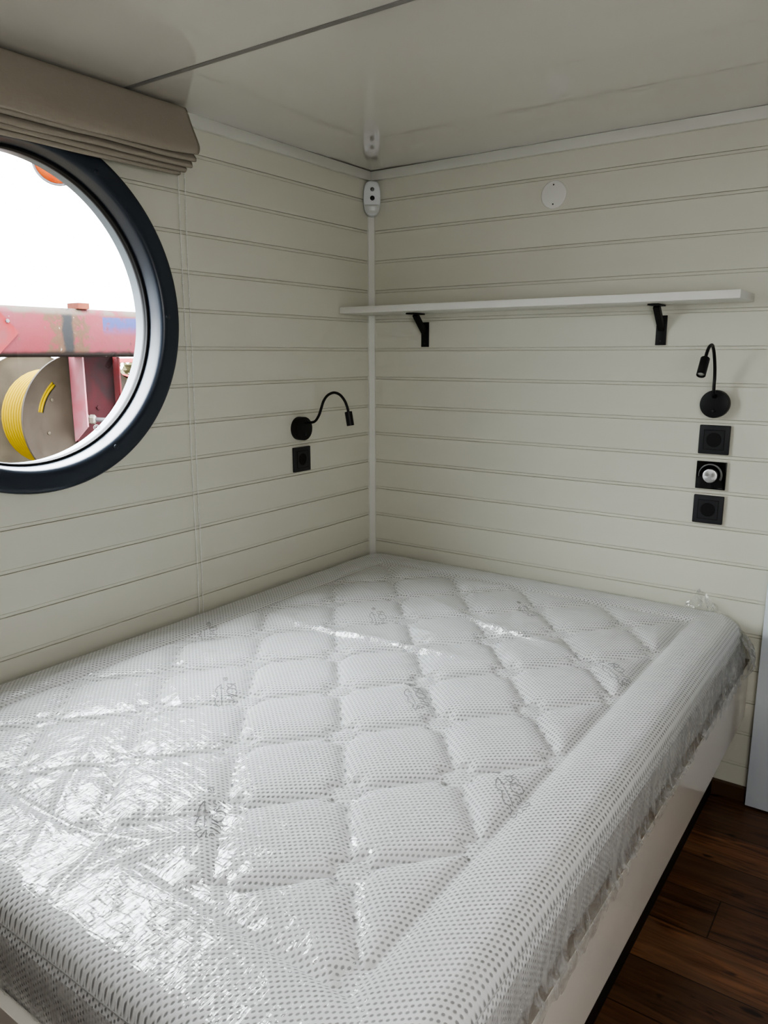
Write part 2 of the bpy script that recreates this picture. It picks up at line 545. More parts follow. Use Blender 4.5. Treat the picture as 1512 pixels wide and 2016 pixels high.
# ------------------------------------------------------------------ roman blind
bl = empty('roman_blind', (.05, -1.296, ZO + .10))
tag(bl, 'taupe fabric roman blind drawn up over the round window', 'blind')
Y0, Y1 = -1.737, -.852
def blind_sheet(prof, taper, seed, sag=.012, amp=.004, ny=90):
    """profile (x,z) swept along y with soft sag; the right end tucks back"""
    vs, fs = [], []
    m = len(prof)
    for j in range(ny + 1):
        t = j / ny
        e = min(t, 1 - t)
        y = Y0 + taper + (Y1 - Y0 - 2 * taper) * t
        end = math.exp(-(e / .05) ** 1.2)
        for i, (x, z) in enumerate(prof):
            w = i / (m - 1)
            dz = -sag * (1 - (2 * t - 1) ** 4) * w
            dx = amp * mn.noise(Vector((seed, t * 6, w * 1.5))) * w
            vs.append((x + dx - .008 * end * w, y + .004 * mn.noise(Vector((seed + 5, 1, w * 4))) * (1 if e < .02 else 0), ZO + z + dz + .004 * mn.noise(Vector((seed + 9, t * 5, 0))) * w))
    for j in range(ny):
        for i in range(m - 1):
            fs.append((j * m + i, j * m + i + 1, (j + 1) * m + i + 1, (j + 1) * m + i))
    return vs, fs
def sheet_obj(name, prof, taper, seed, sag, thick, **k):
    mb = MB().add(*blind_sheet(prof, taper, seed, sag, **k))
    o = mb.build(name, M['blind'], bl, smooth=True, fix=False)
    md = o.modifiers.new('s', 'SOLIDIFY'); md.thickness = thick; md.offset = -1
    return o
front = [(.034, .2005), (.044, .199), (.053, .185), (.064, .160), (.076, .135), (.087, .112), (.0920, .100), (.0935, .091), (.0920, .0855), (.087, .0838), (.081, .087), (.077, .096)]
front = [(p.x, p.y) for p in catmull([(a, b, 0) for a, b in front], 4)]
sheet_obj('front_fall', front, 0, 1.3, .016, .0015)
folds = [((.064, .108), (.0700, .090), (.0790, .0775), (.0830, .0725), (.0815, .0685), (.075, .0675), (.068, .073), (.064, .092), .004),
         ((.053, .100), (.0590, .077), (.0680, .0645), (.0720, .0590), (.0705, .0550), (.064, .0540), (.057, .060), (.053, .085), .007),
         ((.042, .092), (.0480, .067), (.0570, .0545), (.0605, .0500), (.0590, .0455), (.053, .0445), (.046, .051), (.042, .080), .018),
         ((.032, .085), (.0370, .057), (.0450, .0450), (.0480, .0410), (.0460, .0370), (.040, .0360), (.034, .042), (.031, .070), .026)]
for i, f in enumerate(folds):
    p = catmull([(a, b, 0) for a, b in f[:-1]], 4)
    sheet_obj('fold', [(q.x, q.y) for q in p], f[-1], 3.1 + i * 2.7, .006, .0012, amp=.002)
MB().box((.006, Y0 + .01, ZO + .165), (.034, Y1 - .012, ZO + .2015), .002).build('head_rail', M['trim'], bl)
# beaded pull chain (two strands)
ch = MB()
for x, ya, yb in ((.0125, -.8615, -.8655), (.0135, -.8400, -.8520)):
    z0, z1 = ZO + .165, ZO - 1.175
    n = 330
    P = [Vector((x + .001 * math.sin(k * .05), ya + (yb - ya) * k / n, z0 + (z1 - z0) * k / n)) for k in range(n + 1)]
    ch.tube(P[::10], .00045, 5)
    for p in P:
        bm = bmesh.new(); bmesh.ops.create_icosphere(bm, subdivisions=1, radius=.0017)
        ch.bm(bm, Matrix.Translation(p))
ch.build('bead_chain', M['chain'], bl, smooth=True, fix=False)

# ------------------------------------------------------------------ shelf and brackets
SX0, SX1, SD = .0015, 1.2565, .183
shelf = MB().box((SX0, -SD, ZO - .2765), (SX1, -.0006, ZO - .2555), .0012).build('wall_shelf', M['shelf'], angle=40)
tag(shelf, 'long white painted wall shelf above the bed head', 'shelf')
def bracket(x, label):
    r = empty('shelf_bracket', (x, 0, ZO - .345))
    tag(r, label, 'shelf bracket', 'black brackets under the wall shelf')
    w = .0145
    MB().box((x - w, -.005, ZO - .3865), (x + w, -.0002, ZO - .3045), .0008).build('wall_plate', M['black'], r, angle=40)
    MB().box((x - w, -.102, ZO - .2815), (x + w, -.028, ZO - .2768), .0008).build('top_plate', M['black'], r, angle=40)
    a = Vector((x, -.066, ZO - .2812)); b = Vector((x, -.004, ZO - .342))
    d = (b - a).normalized(); Mx = axisM(a, d, (1, 0, 0))
    L = (b - a).length
    bm = bmesh.new(); bmesh.ops.create_cube(bm, size=1)
    for v in bm.verts:
        v.co = Vector((v.co.x * .017, v.co.y * .016, (v.co.z + .5) * L))
    # trim the ends flush with the two plates
    bmesh.ops.bevel(bm, geom=bm.edges[:], offset=.0008, segments=1, affect='EDGES')
    MB().bm(bm, Mx).build('strut', M['black'], r)
    for zz in (-.3165, -.3745):
        MB().lathe([(.0026, 0), (.0026, .0006), (.0018, .0012), (.0001, .0013)], axisM((x, -.005, ZO + zz), (0, -1, 0)), 12).build('screw', M['blackp'], r, smooth=True)
    return r
bracket(.2307, 'black angled steel bracket under the left end of the white shelf')
bracket(1.0215, 'black angled steel bracket under the right end of the white shelf')

# ------------------------------------------------------------------ reading lamps
def lamp(base, nrm, side, arm, head, label, btn):
    """base: wall point, nrm: wall normal, arm: tube points, head: (from, to)"""
    r = empty('reading_lamp', base)
    tag(r, label, 'wall lamp', 'black gooseneck reading lamps')
    b, n = Vector(base), Vector(nrm)
    MB().lathe([(.0001, .0002), (.0375, .0002), (.0378, .002), (.0378, .0255), (.0370, .0275), (.0355, .028), (.0001, .028)], axisM(b, n), 64).build('base', M['black'], r, angle=40)
    pts = catmull(arm, 10)
    MB().tube(pts, .0042, 14).build('flexible_arm', M['black'], r, smooth=True)
    # ferrule where the arm leaves the base
    MB().lathe([(.0065, 0), (.0065, .004), (.0046, .006)], axisM(Vector(arm[0]), n), 20).build('ferrule', M['black'], r, smooth=True)
    h0, h1 = Vector(head[0]), Vector(head[1])
    L = (h1 - h0).length
    MB().lathe([(.0001, 0), (.0105, 0), (.0115, .001), (.0115, L), (.0100, L), (.0095, L - .004), (.0001, L - .004)], axisM(h0, h1 - h0), 32).build('lamp_head', M['black'], r, angle=40)
    MB().lathe([(.0001, L - .0025), (.004, L - .0022), (.0075, L - .003), (.0092, L - .0035)], axisM(h0, h1 - h0), 32).build('lens', M['pin'], r, smooth=True)
    MB().lathe([(.0042, 0), (.0042, .002), (.0034, .0035), (.0001, .0037)], axisM(Vector(btn), n), 20).build('switch', M['blackp'], r, smooth=True)
    return r
yl = -.4035; zl = ZO - .6465
la = [(.026, yl + .008, ZO - .6255), (.045, yl + .009, ZO - .6262), (.0650, yl + .008, ZO - .6205), (.0815, yl + .007, ZO - .6018), (.0920, yl + .007, ZO - .5783), (.1025, yl + .007, ZO - .5550), (.1195, yl + .007, ZO - .5370), (.1440, yl + .007, ZO - .5283), (.1680, yl + .007, ZO - .5343), (.1867, yl + .007, ZO - .5523), (.1974, yl + .007, ZO - .5742), (.2003, yl + .007, ZO - .5875)]
lamp((0, yl, zl), (1, 0, 0), 1, la, ((.2003, yl + .007, ZO - .585), (.2085, yl + .007, ZO - .6275)),
     'black gooseneck reading lamp on the left wall near the room corner', (.028, yl + .001, zl - .018))
xr = 1.184
lb = [(xr, -.026, ZO - .5240), (xr, -.040, ZO - .5185), (xr, -.046, ZO - .500), (xr, -.047, ZO - .475), (xr, -.0550, ZO - .4467), (xr, -.0750, ZO - .4130), (xr, -.0940, ZO - .3950), (xr, -.1114, ZO - .3882), (xr, -.1380, ZO - .3935), (xr, -.1590, ZO - .4078), (xr, -.1720, ZO - .4250)]
lamp((xr, 0, ZO - .5465), (0, -1, 0), 1, lb, ((xr, -.1710, ZO - .4225), (xr, -.2040, ZO - .4640)),
     'black gooseneck reading lamp on the back wall above two sockets and a dimmer', (xr, -.028, ZO - .5650))

# ------------------------------------------------------------------ sockets and dimmer
def plate_mesh(mb, half, t0, t1, bev):
    return mb.box((-half, -half, t0), (half, half, t1), bev, 2)
def place(mb, Mx):
    mb.v = [tuple(Mx @ Vector(v)) for v in mb.v]
    return mb
def socket(center, nrm, label):
    r = empty('power_socket', center)
    tag(r, label, 'wall socket', 'black wall sockets')
    Mx = axisM(center, nrm, Vector(nrm).cross(Vector((0, 0, 1))) * -1)
    place(MB().box((-.0403, -.0403, .0002), (.0403, .0403, .0095), .0022, 3), Mx).build('cover_frame', M['blackp'], r, angle=40)
    place(MB().box((-.0279, -.0279, .009), (.0279, .0279, .0097), .0001, 1), Mx).build('joint_line', M['blackp2'], r)
    # insert plate with the round well: square outline to circle, then the dished well
    n = 64
    vs, fs = [], []
    for k in range(n):
        a = 2 * PI * k / n
        c, s = math.cos(a), math.sin(a)
        q = .0264 / max(abs(c), abs(s))
        vs += [(c * q, s * q, .0092), (c * q * .99, s * q * .99, .0104), (c * .0200, s * .0200, .0104), (c * .0192, s * .0192, .0096), (c * .0185, s * .0185, .0012)]
    for k in range(n):
        k2 = (k + 1) % n
        for j in range(4):
            fs.append((k * 5 + j, k2 * 5 + j, k2 * 5 + j + 1, k * 5 + j + 1))
    fs.append(tuple(k * 5 + 4 for k in range(n)))
    ins = place(MB().add(vs, fs), Mx).build('socket_insert', M['blackp'], r, angle=30)
    for sx in (-1, 1):
        place(MB().lathe([(.0027, .0013), (.0027, .0017), (.0001, .0017)], Matrix.Translation((sx * .0095, 0, 0)), 16), Mx).build('contact_hole', M['blackp2'], r)
    place(MB().lathe([(.0018, .0012), (.0018, .0024), (.0001, .0027)], Matrix.Identity(4), 12), Mx).build('centre_screw', M['pin'], r, smooth=True)
    for sy in (-1, 1):
        place(MB().box((-.0016, sy * .0172 - .0014, .0015), (.0016, sy * .0172 + .0014, .0086), .0005, 1), Mx).build('earth_clip', M['pin'], r)
    return r
socket((1.188, -.0001, ZO - .6460), (0, -1, 0), 'black wall socket directly under the right reading lamp, above the dimmer')
socket((1.1873, -.0001, ZO - .8445), (0, -1, 0), 'black wall socket below the dimmer, lowest on the back wall')
socket((.0001, -.3967, ZO - .7475), (1, 0, 0), 'black wall socket under the left reading lamp, on the window wall')

dc = Vector((1.1873, -.0001, ZO - .7465))
dm = empty('dimmer_switch', dc)
tag(dm, 'black glass dimmer switch with round silver knob between two sockets', 'dimmer switch')
Dx = axisM(dc, (0, -1, 0), (1, 0, 0))
place(MB().box((-.0395, -.0390, .0002), (.0395, .0390, .0088), .0008, 2), Dx).build('glass_plate', M['glassblk'], dm, angle=40)
kb = MB().lathe([(.0001, .0215), (.0176, .0215), (.0190, .0208), (.0195, .0195), (.0195, .0088)], Matrix.Identity(4), 64)
ko = kb.build('knob', M['knob'], dm, angle=30)
ko.matrix_parent_inverse = Matrix.Identity(4)
ko.location = (0, 0, 0); ko.rotation_euler = (PI / 2, 0, 0)
vs, fs = [], []
for k in range(41):
    a = math.radians(190 - 215 * k / 40)
    w = .0009 + .0022 * k / 40
    for rr in (.0303 - w, .0303 + w):
        vs.append((rr * math.cos(a) - .002, rr * math.sin(a) + .001, .00885))
for k in range(40):
    fs.append((2 * k, 2 * k + 1, 2 * k + 3, 2 * k + 2))
place(MB().add(vs, fs), Dx).build('level_arc', M['arc'], dm, fix=False)
place(MB().box((.021, -.0352, .0087), (.033, -.0346, .00885)), Dx).build('printed_line', M['arc'], dm)

# ------------------------------------------------------------------ cover plate and motion sensor
cp = empty('blank_cover_plate', (.6780, 0, ZO + .0555))
tag(cp, 'round white blank cover plate on the back wall above the shelf', 'cover plate')
CM = axisM((.6780, 0, ZO + .0555), (0, -1, 0), (1, 0, 0))
MB().lathe([(.0400, -.003), (.0400, .0022), (.0388, .0035), (.0360, .0042), (.0001, .0048)], CM, 64).build('disc', M['cover'], cp, angle=50)
for sy in (-.0272, .0275):
    MB().lathe([(.0023, .0040), (.0023, .0051), (.0001, .0051)], CM @ Matrix.Translation((0, sy, 0)), 14).build('screw_hole', M['gap'], cp)

sz = ZO + .110
sn = Vector((1, -1.28, -.05)).normalized()
sc_ = Vector((.0235, -.0245, sz))
sens = empty('motion_sensor', sc_)
tag(sens, 'white motion sensor with two round lenses in the ceiling corner', 'motion sensor')
SM = axisM(sc_, sn, Vector((0, 0, 1)).cross(sn))
def capsule(hw, hh, t0, t1, rnd, n=72, top=.30, bot=1.0, y0=0):
    """rounded outline, slightly rounder at the bottom; domed face"""
    vs, fs = [], []
    rings = [(1, t0), (1, t1 - rnd), (.975, t1 - rnd * .35), (.92, t1 - rnd * .08), (.6, t1), (.02, t1)]
    m = len(rings)
    for k in range(n):
        a = 2 * PI * k / n
        c, s = math.cos(a), math.sin(a)
        e = 2.0 / (3.4 if s > 0 else 2.5)
        x = hw * abs(c) ** e * (1 if c > 0 else -1)
        y = hh * abs(s) ** (2.0 / 3.0 if s > 0 else 2 / 2.3) * (1 if s > 0 else -1)
        x *= 1 - .05 * max(s, 0)
        for q, h in rings:
            vs.append((x * q, y0 + y * q, h))
    for k in range(n):
        k2 = (k + 1) % n
        for j in range(m - 1):
            fs.append((k * m + j, k2 * m + j, k2 * m + j + 1, k * m + j + 1))
    fs.append(tuple(k * m for k in reversed(range(n))))
    fs.append(tuple(k * m + m - 1 for k in range(n)))
    return vs, fs
place(MB().add(*capsule(.0300, .0570, -.010, .018, .010)), SM).build('housing', M['plastic'], sens, angle=45)
# lower fresnel lens
vs, fs = [], []
nx_, ny_ = 24, 16
for j in range(ny_ + 1):
    v = j / ny_
    yy = -.0195 - v * .0355
    hw = .0268 * math.sqrt(max(0, 1 - (max(0, v - .05) / .98) ** 2.6)) + .0005
    for i in range(nx_ + 1):
        u = i / nx_ * 2 - 1
        vs.append((u * hw, yy, .0178 + .0045 * (1 - u * u) * (1 - v * .9) * min(1, v * 8 + .15) - .006 * max(0, v - .55)))
for j in range(ny_):
    for i in range(nx_):
        a = j * (nx_ + 1) + i
        fs.append((a, a + 1, a + nx_ + 2, a + nx_ + 1))
place(MB().add(vs, fs), SM).build('detector_lens', M['plasticg'], sens, smooth=True)
place(MB().lathe([(.0066, .016), (.0066, .0186), (.0055, .0190), (.0001, .0192)], Matrix.Translation((.0012, .0290, 0)), 32), SM).build('light_sensor', M['lens2'], sens, angle=40)
place(MB().lathe([(.0078, .016), (.0078, .0188), (.0066, .0192), (.0001, .0194)], Matrix.Translation((.0012, .0010, 0)), 32), SM).build('camera_eye', M['lens'], sens, angle=40)

# ------------------------------------------------------------------ bed base
PX = 1.334; PT = ZO - 1.264; PB = ZO - 1.441
FY = -1.862
bb = empty('bed_base', (.7, -.93, 0))
tag(bb, 'built-in white gloss bed base with plywood edge and shaded recessed plinth', 'bed base')
MB().box((PX - .018, FY, PB), (PX, -.004, PT - .0012), .0008, 1).build('side_panel', M['gloss'], bb, angle=40)
MB().box((PX - .0178, FY + .001, PT - .0012), (PX - .0006, -.0045, PT), 0).build('plywood_edge', M['ply'], bb)
MB().box((.004, FY, PB), (PX - .0185, FY + .018, PT - .01), .0008, 1).build('foot_panel', M['gloss'], bb, angle=40)
MB().box((.004, FY + .019, ZO - 1.308), (PX - .019, -.005, ZO - 1.290), 0).build('platform', M['dark'], bb)
MB().box((.06, FY + .08, 0.0005), (1.2655, -.013, PB + .002), 0).build('plinth', M['dark'], bb)

# ------------------------------------------------------------------ mattress
ZT = ZO - 1.142                 # seam level of the top panel
ZBOT = ZO - 1.2895
MX0, MX1, MY0, MY1 = .030, 1.318, -1.842, -.032
SX_L, SX_R, SY_F, SY_B = .150, 1.195, -1.690, -.152
LX, LY = .127, .1515

def sstep(a, b, x):
    t = max(0.0, min(1.0, (x - a) / (b - a)))
    return t * t * (3 - 2 * t)

def quilt(x, y):
    """pillow height above the seam level"""
    H = .0185
    if SX_L < x < SX_R and SY_F < y < SY_B:
        p = (x - 1.195) / LX
        q = (y + 1.065) / LY
        def fam(s):
            r = (s / 2) % 1.0
            return min(r, 1 - r) * 2
        d = min(fam(p + q), fam(p - q)) * .0973
        # junction: nearest lattice node
        i = round(p); j = round(q)
        best = 9
        for ii in (i - 1, i, i + 1):
            for jj in (j - 1, j, j + 1):
                if (ii + jj) % 2 == 0:
                    best = min(best, abs(p - ii) * LX * 1.15 + abs(q - jj) * LY * .9)
        d2 = best - .034
        de = min(x - SX_L, SX_R - x, y - SY_F, SY_B - y)
        if d2 < 0:
            # small patch where four cells meet, stitched round
            h = .0055 * (1 - math.exp(-min(-d2, .02) / .006))
            return h * (1 - math.exp(-de / .006))
        dd = min(d, d2, de)
        return H * (1 - math.exp(-dd / .0125)) * (.86 + .14 * sstep(0, .07, dd))
    de = max(SX_L - x, x - SX_R, SY_F - y, y - SY_B)
    n = .0016 * mn.noise(Vector((x * 6, y * 22, 3))) if x > SX_R else .0012 * mn.noise(Vector((x * 18, y * 8, 3)))
    return .0165 * (1 - math.exp(-de / .013)) + n * sstep(0, .03, de)

def gridlines(a, b, edge, fine, coarse):
    """1-D sampling, dense near both ends"""
    L = b - a
    out = [0.0]
    while out[-1] < edge:
        out.append(out[-1] + fine)
    e0 = out[-1]
    n = max(2, int(round((L - 2 * e0) / coarse)))
    mid = [e0 + (L - 2 * e0) * k / n for k in range(1, n)]
    right = [L - t for t in reversed(out)]
    return [a + t for t in out + mid + right]

RC = .085                        # plan corner radius
def plan(x, y, x0, x1, y0, y1, rc):
    """bend a rectangle point into the rounded rectangle"""
    cx = x0 + rc if x < x0 + rc else (x1 - rc if x > x1 - rc else None)
    cy = y0 + rc if y < y0 + rc else (y1 - rc if y > y1 - rc else None)
    if cx is None or cy is None:
        return x, y
    u, v = (x - cx) / rc, (y - cy) / rc
    return cx + rc * u * math.sqrt(max(0, 1 - v * v / 2)), cy + rc * v * math.sqrt(max(0, 1 - u * u / 2))
def edge_dist(x, y, x0, x1, y0, y1, rc):
    dx = max(x0 + rc - x, x - (x1 - rc)); dy = max(y0 + rc - y, y - (y1 - rc))
    if dx > 0 and dy > 0:
        return rc - math.hypot(dx, dy)
    return rc - max(dx, dy)

def shell(x0, x1, y0, y1, rc, hfun, coarse, edge=.05, fine=.004):
    """top surface; returns verts, faces, ordered border loop"""
    xs = gridlines(x0, x1, edge, fine, coarse); ys = gridlines(y0, y1, edge, fine, coarse)
    nx, ny = len(xs), len(ys)
    vs = []
    for y in ys:
        for x in xs:
            px, py = plan(x, y, x0, x1, y0, y1, rc)
            d = max(0, edge_dist(px, py, x0, x1, y0, y1, rc))
            vs.append((px, py, hfun(px, py, d)))
    fs = [(j * nx + i, j * nx + i + 1, (j + 1) * nx + i + 1, (j + 1) * nx + i) for j in range(ny - 1) for i in range(nx - 1)]
    loop = [i for i in range(nx)] + [j * nx + nx - 1 for j in range(1, ny)] + [(ny - 1) * nx + i for i in range(nx - 2, -1, -1)] + [j * nx for j in range(ny - 2, 0, -1)]
    return vs, fs, loop

RE = .042                        # edge rounding of the top panel
def dome(x, y):
    return .006 * (1 - ((x - .672) / .66) ** 4) * (1 - ((y + .937) / .93) ** 4)
def mat_top(x, y, d):
    z = ZT + quilt(x, y) + dome(x, y)
    if d < RE:
        z -= (RE - math.sqrt(max(0, RE * RE - (RE - d) ** 2))) * .95
    return z

mt = empty('mattress', (.672, -.937, ZBOT))
tag(mt, 'quilted white knit mattress still wrapped in clear plastic film', 'mattress')
vs, fs, loop = shell(MX0, MX1, MY0, MY1, RC, mat_top, .0075)
top = MB(); top.add(vs, fs)
top.build('quilted_top', M['knit'], mt, smooth=True, fix=False)

def border_normals(vs, loop):
    out = []
    n = len(loop)
    for k in range(n):
        a = Vector(vs[loop[k - 1]]); b = Vector(vs[loop[(k + 1) % n]])
        t = b - a; t.z = 0; t.normalize()
        out.append(Vector((t.y, -t.x, 0)))
    return out
nr = border_normals(vs, loop)
def skirt(vs, loop, nr, rows):
    """rows: list of fn(k, p, n) -> point"""
    V, F = [], []
    n = len(loop)
    for fn in rows:
        for k in range(n):
            V.append(fn(k, Vector(vs[loop[k]]), nr[k]))
    for r in range(len(rows) - 1):
        for k in range(n):
            k2 = (k + 1) % n
            F.append((r * n + k, r * n + k2, (r + 1) * n + k2, (r + 1) * n + k))
    return V, F
def zrow(f, out):
    def fn(k, p, n):
        z = p.z + (ZBOT - p.z) * f
        q = p + n * (out + .0035 * mn.noise(Vector((p.x * 7, p.y * 7, f * 3))))
        return (q.x, q.y, z)
    return fn
rows = [zrow(0, 0), zrow(.02, -.003), zrow(.06, -.0015), zrow(.15, .002), zrow(.3, .0035), zrow(.5, .003), zrow(.7, .001), zrow(.85, .000), zrow(.94, -.002), zrow(1, -.008)]
V, F = skirt(vs, loop, nr, rows)
nb = len(loop)
F.append(tuple(len(V) - nb + k for k in range(nb)))
MB().add(V, F).build('side_band', M['knits'], mt, smooth=True, fix=False)
MB().tube([Vector(vs[i]) + nr[k] * -.0006 for k, i in enumerate(loop)][::2], .0013, 8, True).build('piping', M['piping'], mt, smooth=True)

# embossed emblem, repeated over the cover
EMB = [[(-.0396, .0078), (-.0353, -.0081), (-.0293, -.0187), (-.0233, -.0242), (-.017, -.0246), (-.0112, -.0324), (-.0064, -.0408), (.0006, -.0475), (.0076, -.0471), (.0137, -.0497), (.0162, -.0525), (.0168, -.0587), (.0201, -.0631), (.0269, -.0649), (.0294, -.0653), (.0256, -.0548), (.0236, -.0495)],
       [(-.0187, -.0112), (-.007, -.0223), (.0062, -.0343), (.013, -.041)], [(-.0391, .0069), (-.026, -.004)], [(-.0269, -.0072), (-.0204, -.0026)],
       [(.0208, -.0447), (.0283, -.0507), (.0332, -.0561)],
       [(-.0283, .0132), (-.0241, .0098), (-.018, .0078), (-.0147, .0114), (-.017, .0173), (-.0203, .0201), (-.0169, .0237), (-.01, .0223), (-.0054, .0179)],
       [(-.0325, .0192), (-.0264, .0222), (-.0216, .0281), (-.022, .033)],
       [(-.0139, .002), (-.0067, -.0077), (.0009, -.0108), (.0082, -.0081), (.0111, -.0013), (.0094, .0061), (.0027, .0112), (-.0037, .0116), (-.0104, .0074), (-.0139, .002)],
       [(.0043, -.018), (.0065, -.0148), (.0119, -.0134), (.0169, -.0163)], [(.0128, -.0255), (.0283, -.0165), (.0333, -.0222)], [(.0207, -.0345), (.0375, -.0274)],
       [(.0347, -.0506), (.0319, -.0459), (.0334, -.0415), (.0372, -.0422)],
       [(-.0595, .033), (-.0586, .0377), (-.0543, .0394), (-.0489, .0352), (-.0459, .0293), (-.0493, .027), (-.0546, .0285), (-.0595, .033)], [(-.0566, .0337), (-.0522, .0328), (-.0488, .0312)]]
for ox, oy in ((1.1741, -1.2032), (.8533, -.9981), (.5104, -1.2161), (.50, -.640), (.1900, -.9749), (1.1544, -.6243), (.8133, -1.5359), (.8082, -.3429)):
    e = MB()
    for pl in EMB:
        q = catmull([(a, b, 0) for a, b in pl], 4)
        e.tube([(ox + p.x, oy + p.y, mat_top(ox + p.x, oy + p.y, .2) + .0004) for p in q], .00085, 6)
    e.build('embossed_emblem', M['emboss'], mt, smooth=True)

# ------------------------------------------------------------------ clear plastic wrap (a part of the wrapped mattress)
# tension folds measured on the top: (points, height, half width)
RID = [([(.20, -.80), (.36, -.83), (.52, -.828), (.675, -.807), (.83, -.80), (.98, -.78)], .0165, -.0100),
       ([(.45, -.42), (.60, -.49), (.732, -.549), (.85, -.575), (.947, -.590), (1.12, -.62)], .0190, -.0085),
       ([(.30, -.60), (.55, -.66), (.80, -.70), (1.02, -.70), (1.20, -.68)], .006, .016),
       ([(.20, -.45), (.42, -.50), (.70, -.62), (.95, -.70)], .005, .013),
       ([(.88, -.62), (1.00, -.66), (1.13, -.68), (1.24, -.66)], .009, .014),
       ([(.36, -1.68), (.4654, -1.7015), (.60, -1.705), (.7235, -1.6866), (.8877, -1.6147)], .010, .013),
       ([(.7846, -1.8142), (.760, -1.74), (.736, -1.6778), (.720, -1.640), (.7146, -1.606)], .010, .011),
       ([(.77, -1.76), (.80, -1.68), (.83, -1.63), (.90, -1.58), (.98, -1.555)], .011, .012),
       ([(.70, -1.80), (.55, -1.62), (.45, -1.50)], .007, .014),
       ([(.25, -1.20), (.40, -1.28), (.55, -1.36)], .005, .012),
       ([(.12, -1.05), (.26, -1.10), (.42, -1.13)], .005, .012),
       ([(1.02, -.95), (1.15, -.99), (1.30, -1.00)], .004, .012), ([(1.05, -1.20), (1.18, -1.235), (1.30, -1.24)], .004, .012),
       ([(1.08, -.80), (1.18, -.83), (1.30, -.82)], .0045, .012), ([(1.05, -1.42), (1.18, -1.44), (1.30, -1.43)], .0035, .012)]
SEG = []
for pts, hh, w in RID:
    q = catmull([(a, b, 0) for a, b in pts], 5)
    m = len(q) - 1
    for i in range(m):
        SEG.append((q[i].x, q[i].y, q[i + 1].x, q[i + 1].y, hh, w, i / m, (i + 1) / m))
def ridges(x, y):
    best = {}
    h = 0.0
    for ax, ay, bx, by, hh, w0, t0, t1 in SEG:
        w = .034 if w0 < 0 else w0
        if min(ax, bx) - 3 * w > x or max(ax, bx) + 3 * w < x or min(ay, by) - 3 * w > y or max(ay, by) + 3 * w < y:
            continue
        dx, dy = bx - ax, by - ay
        t = max(0, min(1, ((x - ax) * dx + (y - ay) * dy) / (dx * dx + dy * dy)))
        if w0 < 0: w = .034 if dx * (y - ay) - dy * (x - ax) > 0 else -w0
        else: w = w0
        d = math.hypot(x - ax - t * dx, y - ay - t * dy)
        s = t0 + (t1 - t0) * t
        v = hh * math.sin(PI * min(.97, max(.03, s))) ** .6 * math.exp(-(d / w) ** 1.35 * 1.2)
        h = max(h, v)
    return h
OF = .006
def film_top(x, y, d):
    qh = quilt(min(max(x, MX0 + .002), MX1 - .002), min(max(y, MY0 + .002), MY1 - .002))
    smo = .0185
    z = ZT + dome(x, y) + max(qh, .62 * smo + .38 * qh) + .0016
    n = mn.noise(Vector((x * 9, y * 9, 11))) * .0016 + mn.noise(Vector((x * 27, y * 27, 21))) * .0034 + mn.noise(Vector((x * 30 + y * 12, y * 24 - x * 10, 4))) * .0009
    z += abs(n) + ridges(x, y)
    R2 = RE + OF
    if d < R2:
        z -= (R2 - math.sqrt(max(0, R2 * R2 - (R2 - d) ** 2))) * .95
        z += .004 * mn.noise(Vector((x * 24, y * 24, 2))) * (1 - d / R2)
    return z
fx0, fx1, fy0, fy1 = MX0 - OF, MX1 + OF, MY0 - OF, MY1 + OF
vs, fs, loop = shell(fx0, fx1, fy0, fy1, RC + OF, film_top, .0046, .05, .0045)
nr = border_normals(vs, loop)
def frow(f, out, amp):
    def fn(k, p, n):
        right = sstep(.7, 1.0, n.x)
        s = p.y if abs(n.x) > .7 else p.x
        g = mn.noise(Vector((s * 34 + 3 * f, f * 2.2, 7))) + .5 * mn.noise(Vector((s * 90 + 14 * f, f * 3, 17)))
        if n.y > .35 or n.x < -.5:
            g *= .25
        zb = ZO - 1.268
        hem = .010 * mn.noise(Vector((s * 16, 0, 40))) + .002 * mn.noise(Vector((s * 60, 0, 43)))
        z = p.z + (zb + hem * right - p.z) * f
        o = out + amp * g
        q = p + n * max(.001 + .002 * (1 - f), o + .011 * f * f * right)
        return (q.x, q.y, z)
    return fn
rows = [frow(0, 0, 0), frow(.05, .001, .001), frow(.12, .002, .002), frow(.22, .003, .003), frow(.34, .003, .004), frow(.46, .002, .005), frow(.58, .001, .005), frow(.70, 0, .005), frow(.82, -.001, .005), frow(.92, -.001, .006), frow(1, .0, .007)]
V, F = skirt(vs, loop, nr, rows)
fm = MB().add(vs, fs).add(V, F); NTOP = len(fs)
film = fm.build('plastic_film', M['film'], mt, smooth=True, fix=False)
film.data.materials.append(M['filmside'])
for p in film.data.polygons:
    if p.index >= NTOP: p.material_index = 1
bm = bmesh.new(); bm.from_mesh(film.data); bmesh.ops.remove_doubles(bm, verts=bm.verts[:], dist=.00005); bm.to_mesh(film.data); bm.free()
for p in film.data.polygons: p.use_smooth = True
film['label'] = 'clear crumpled plastic film'

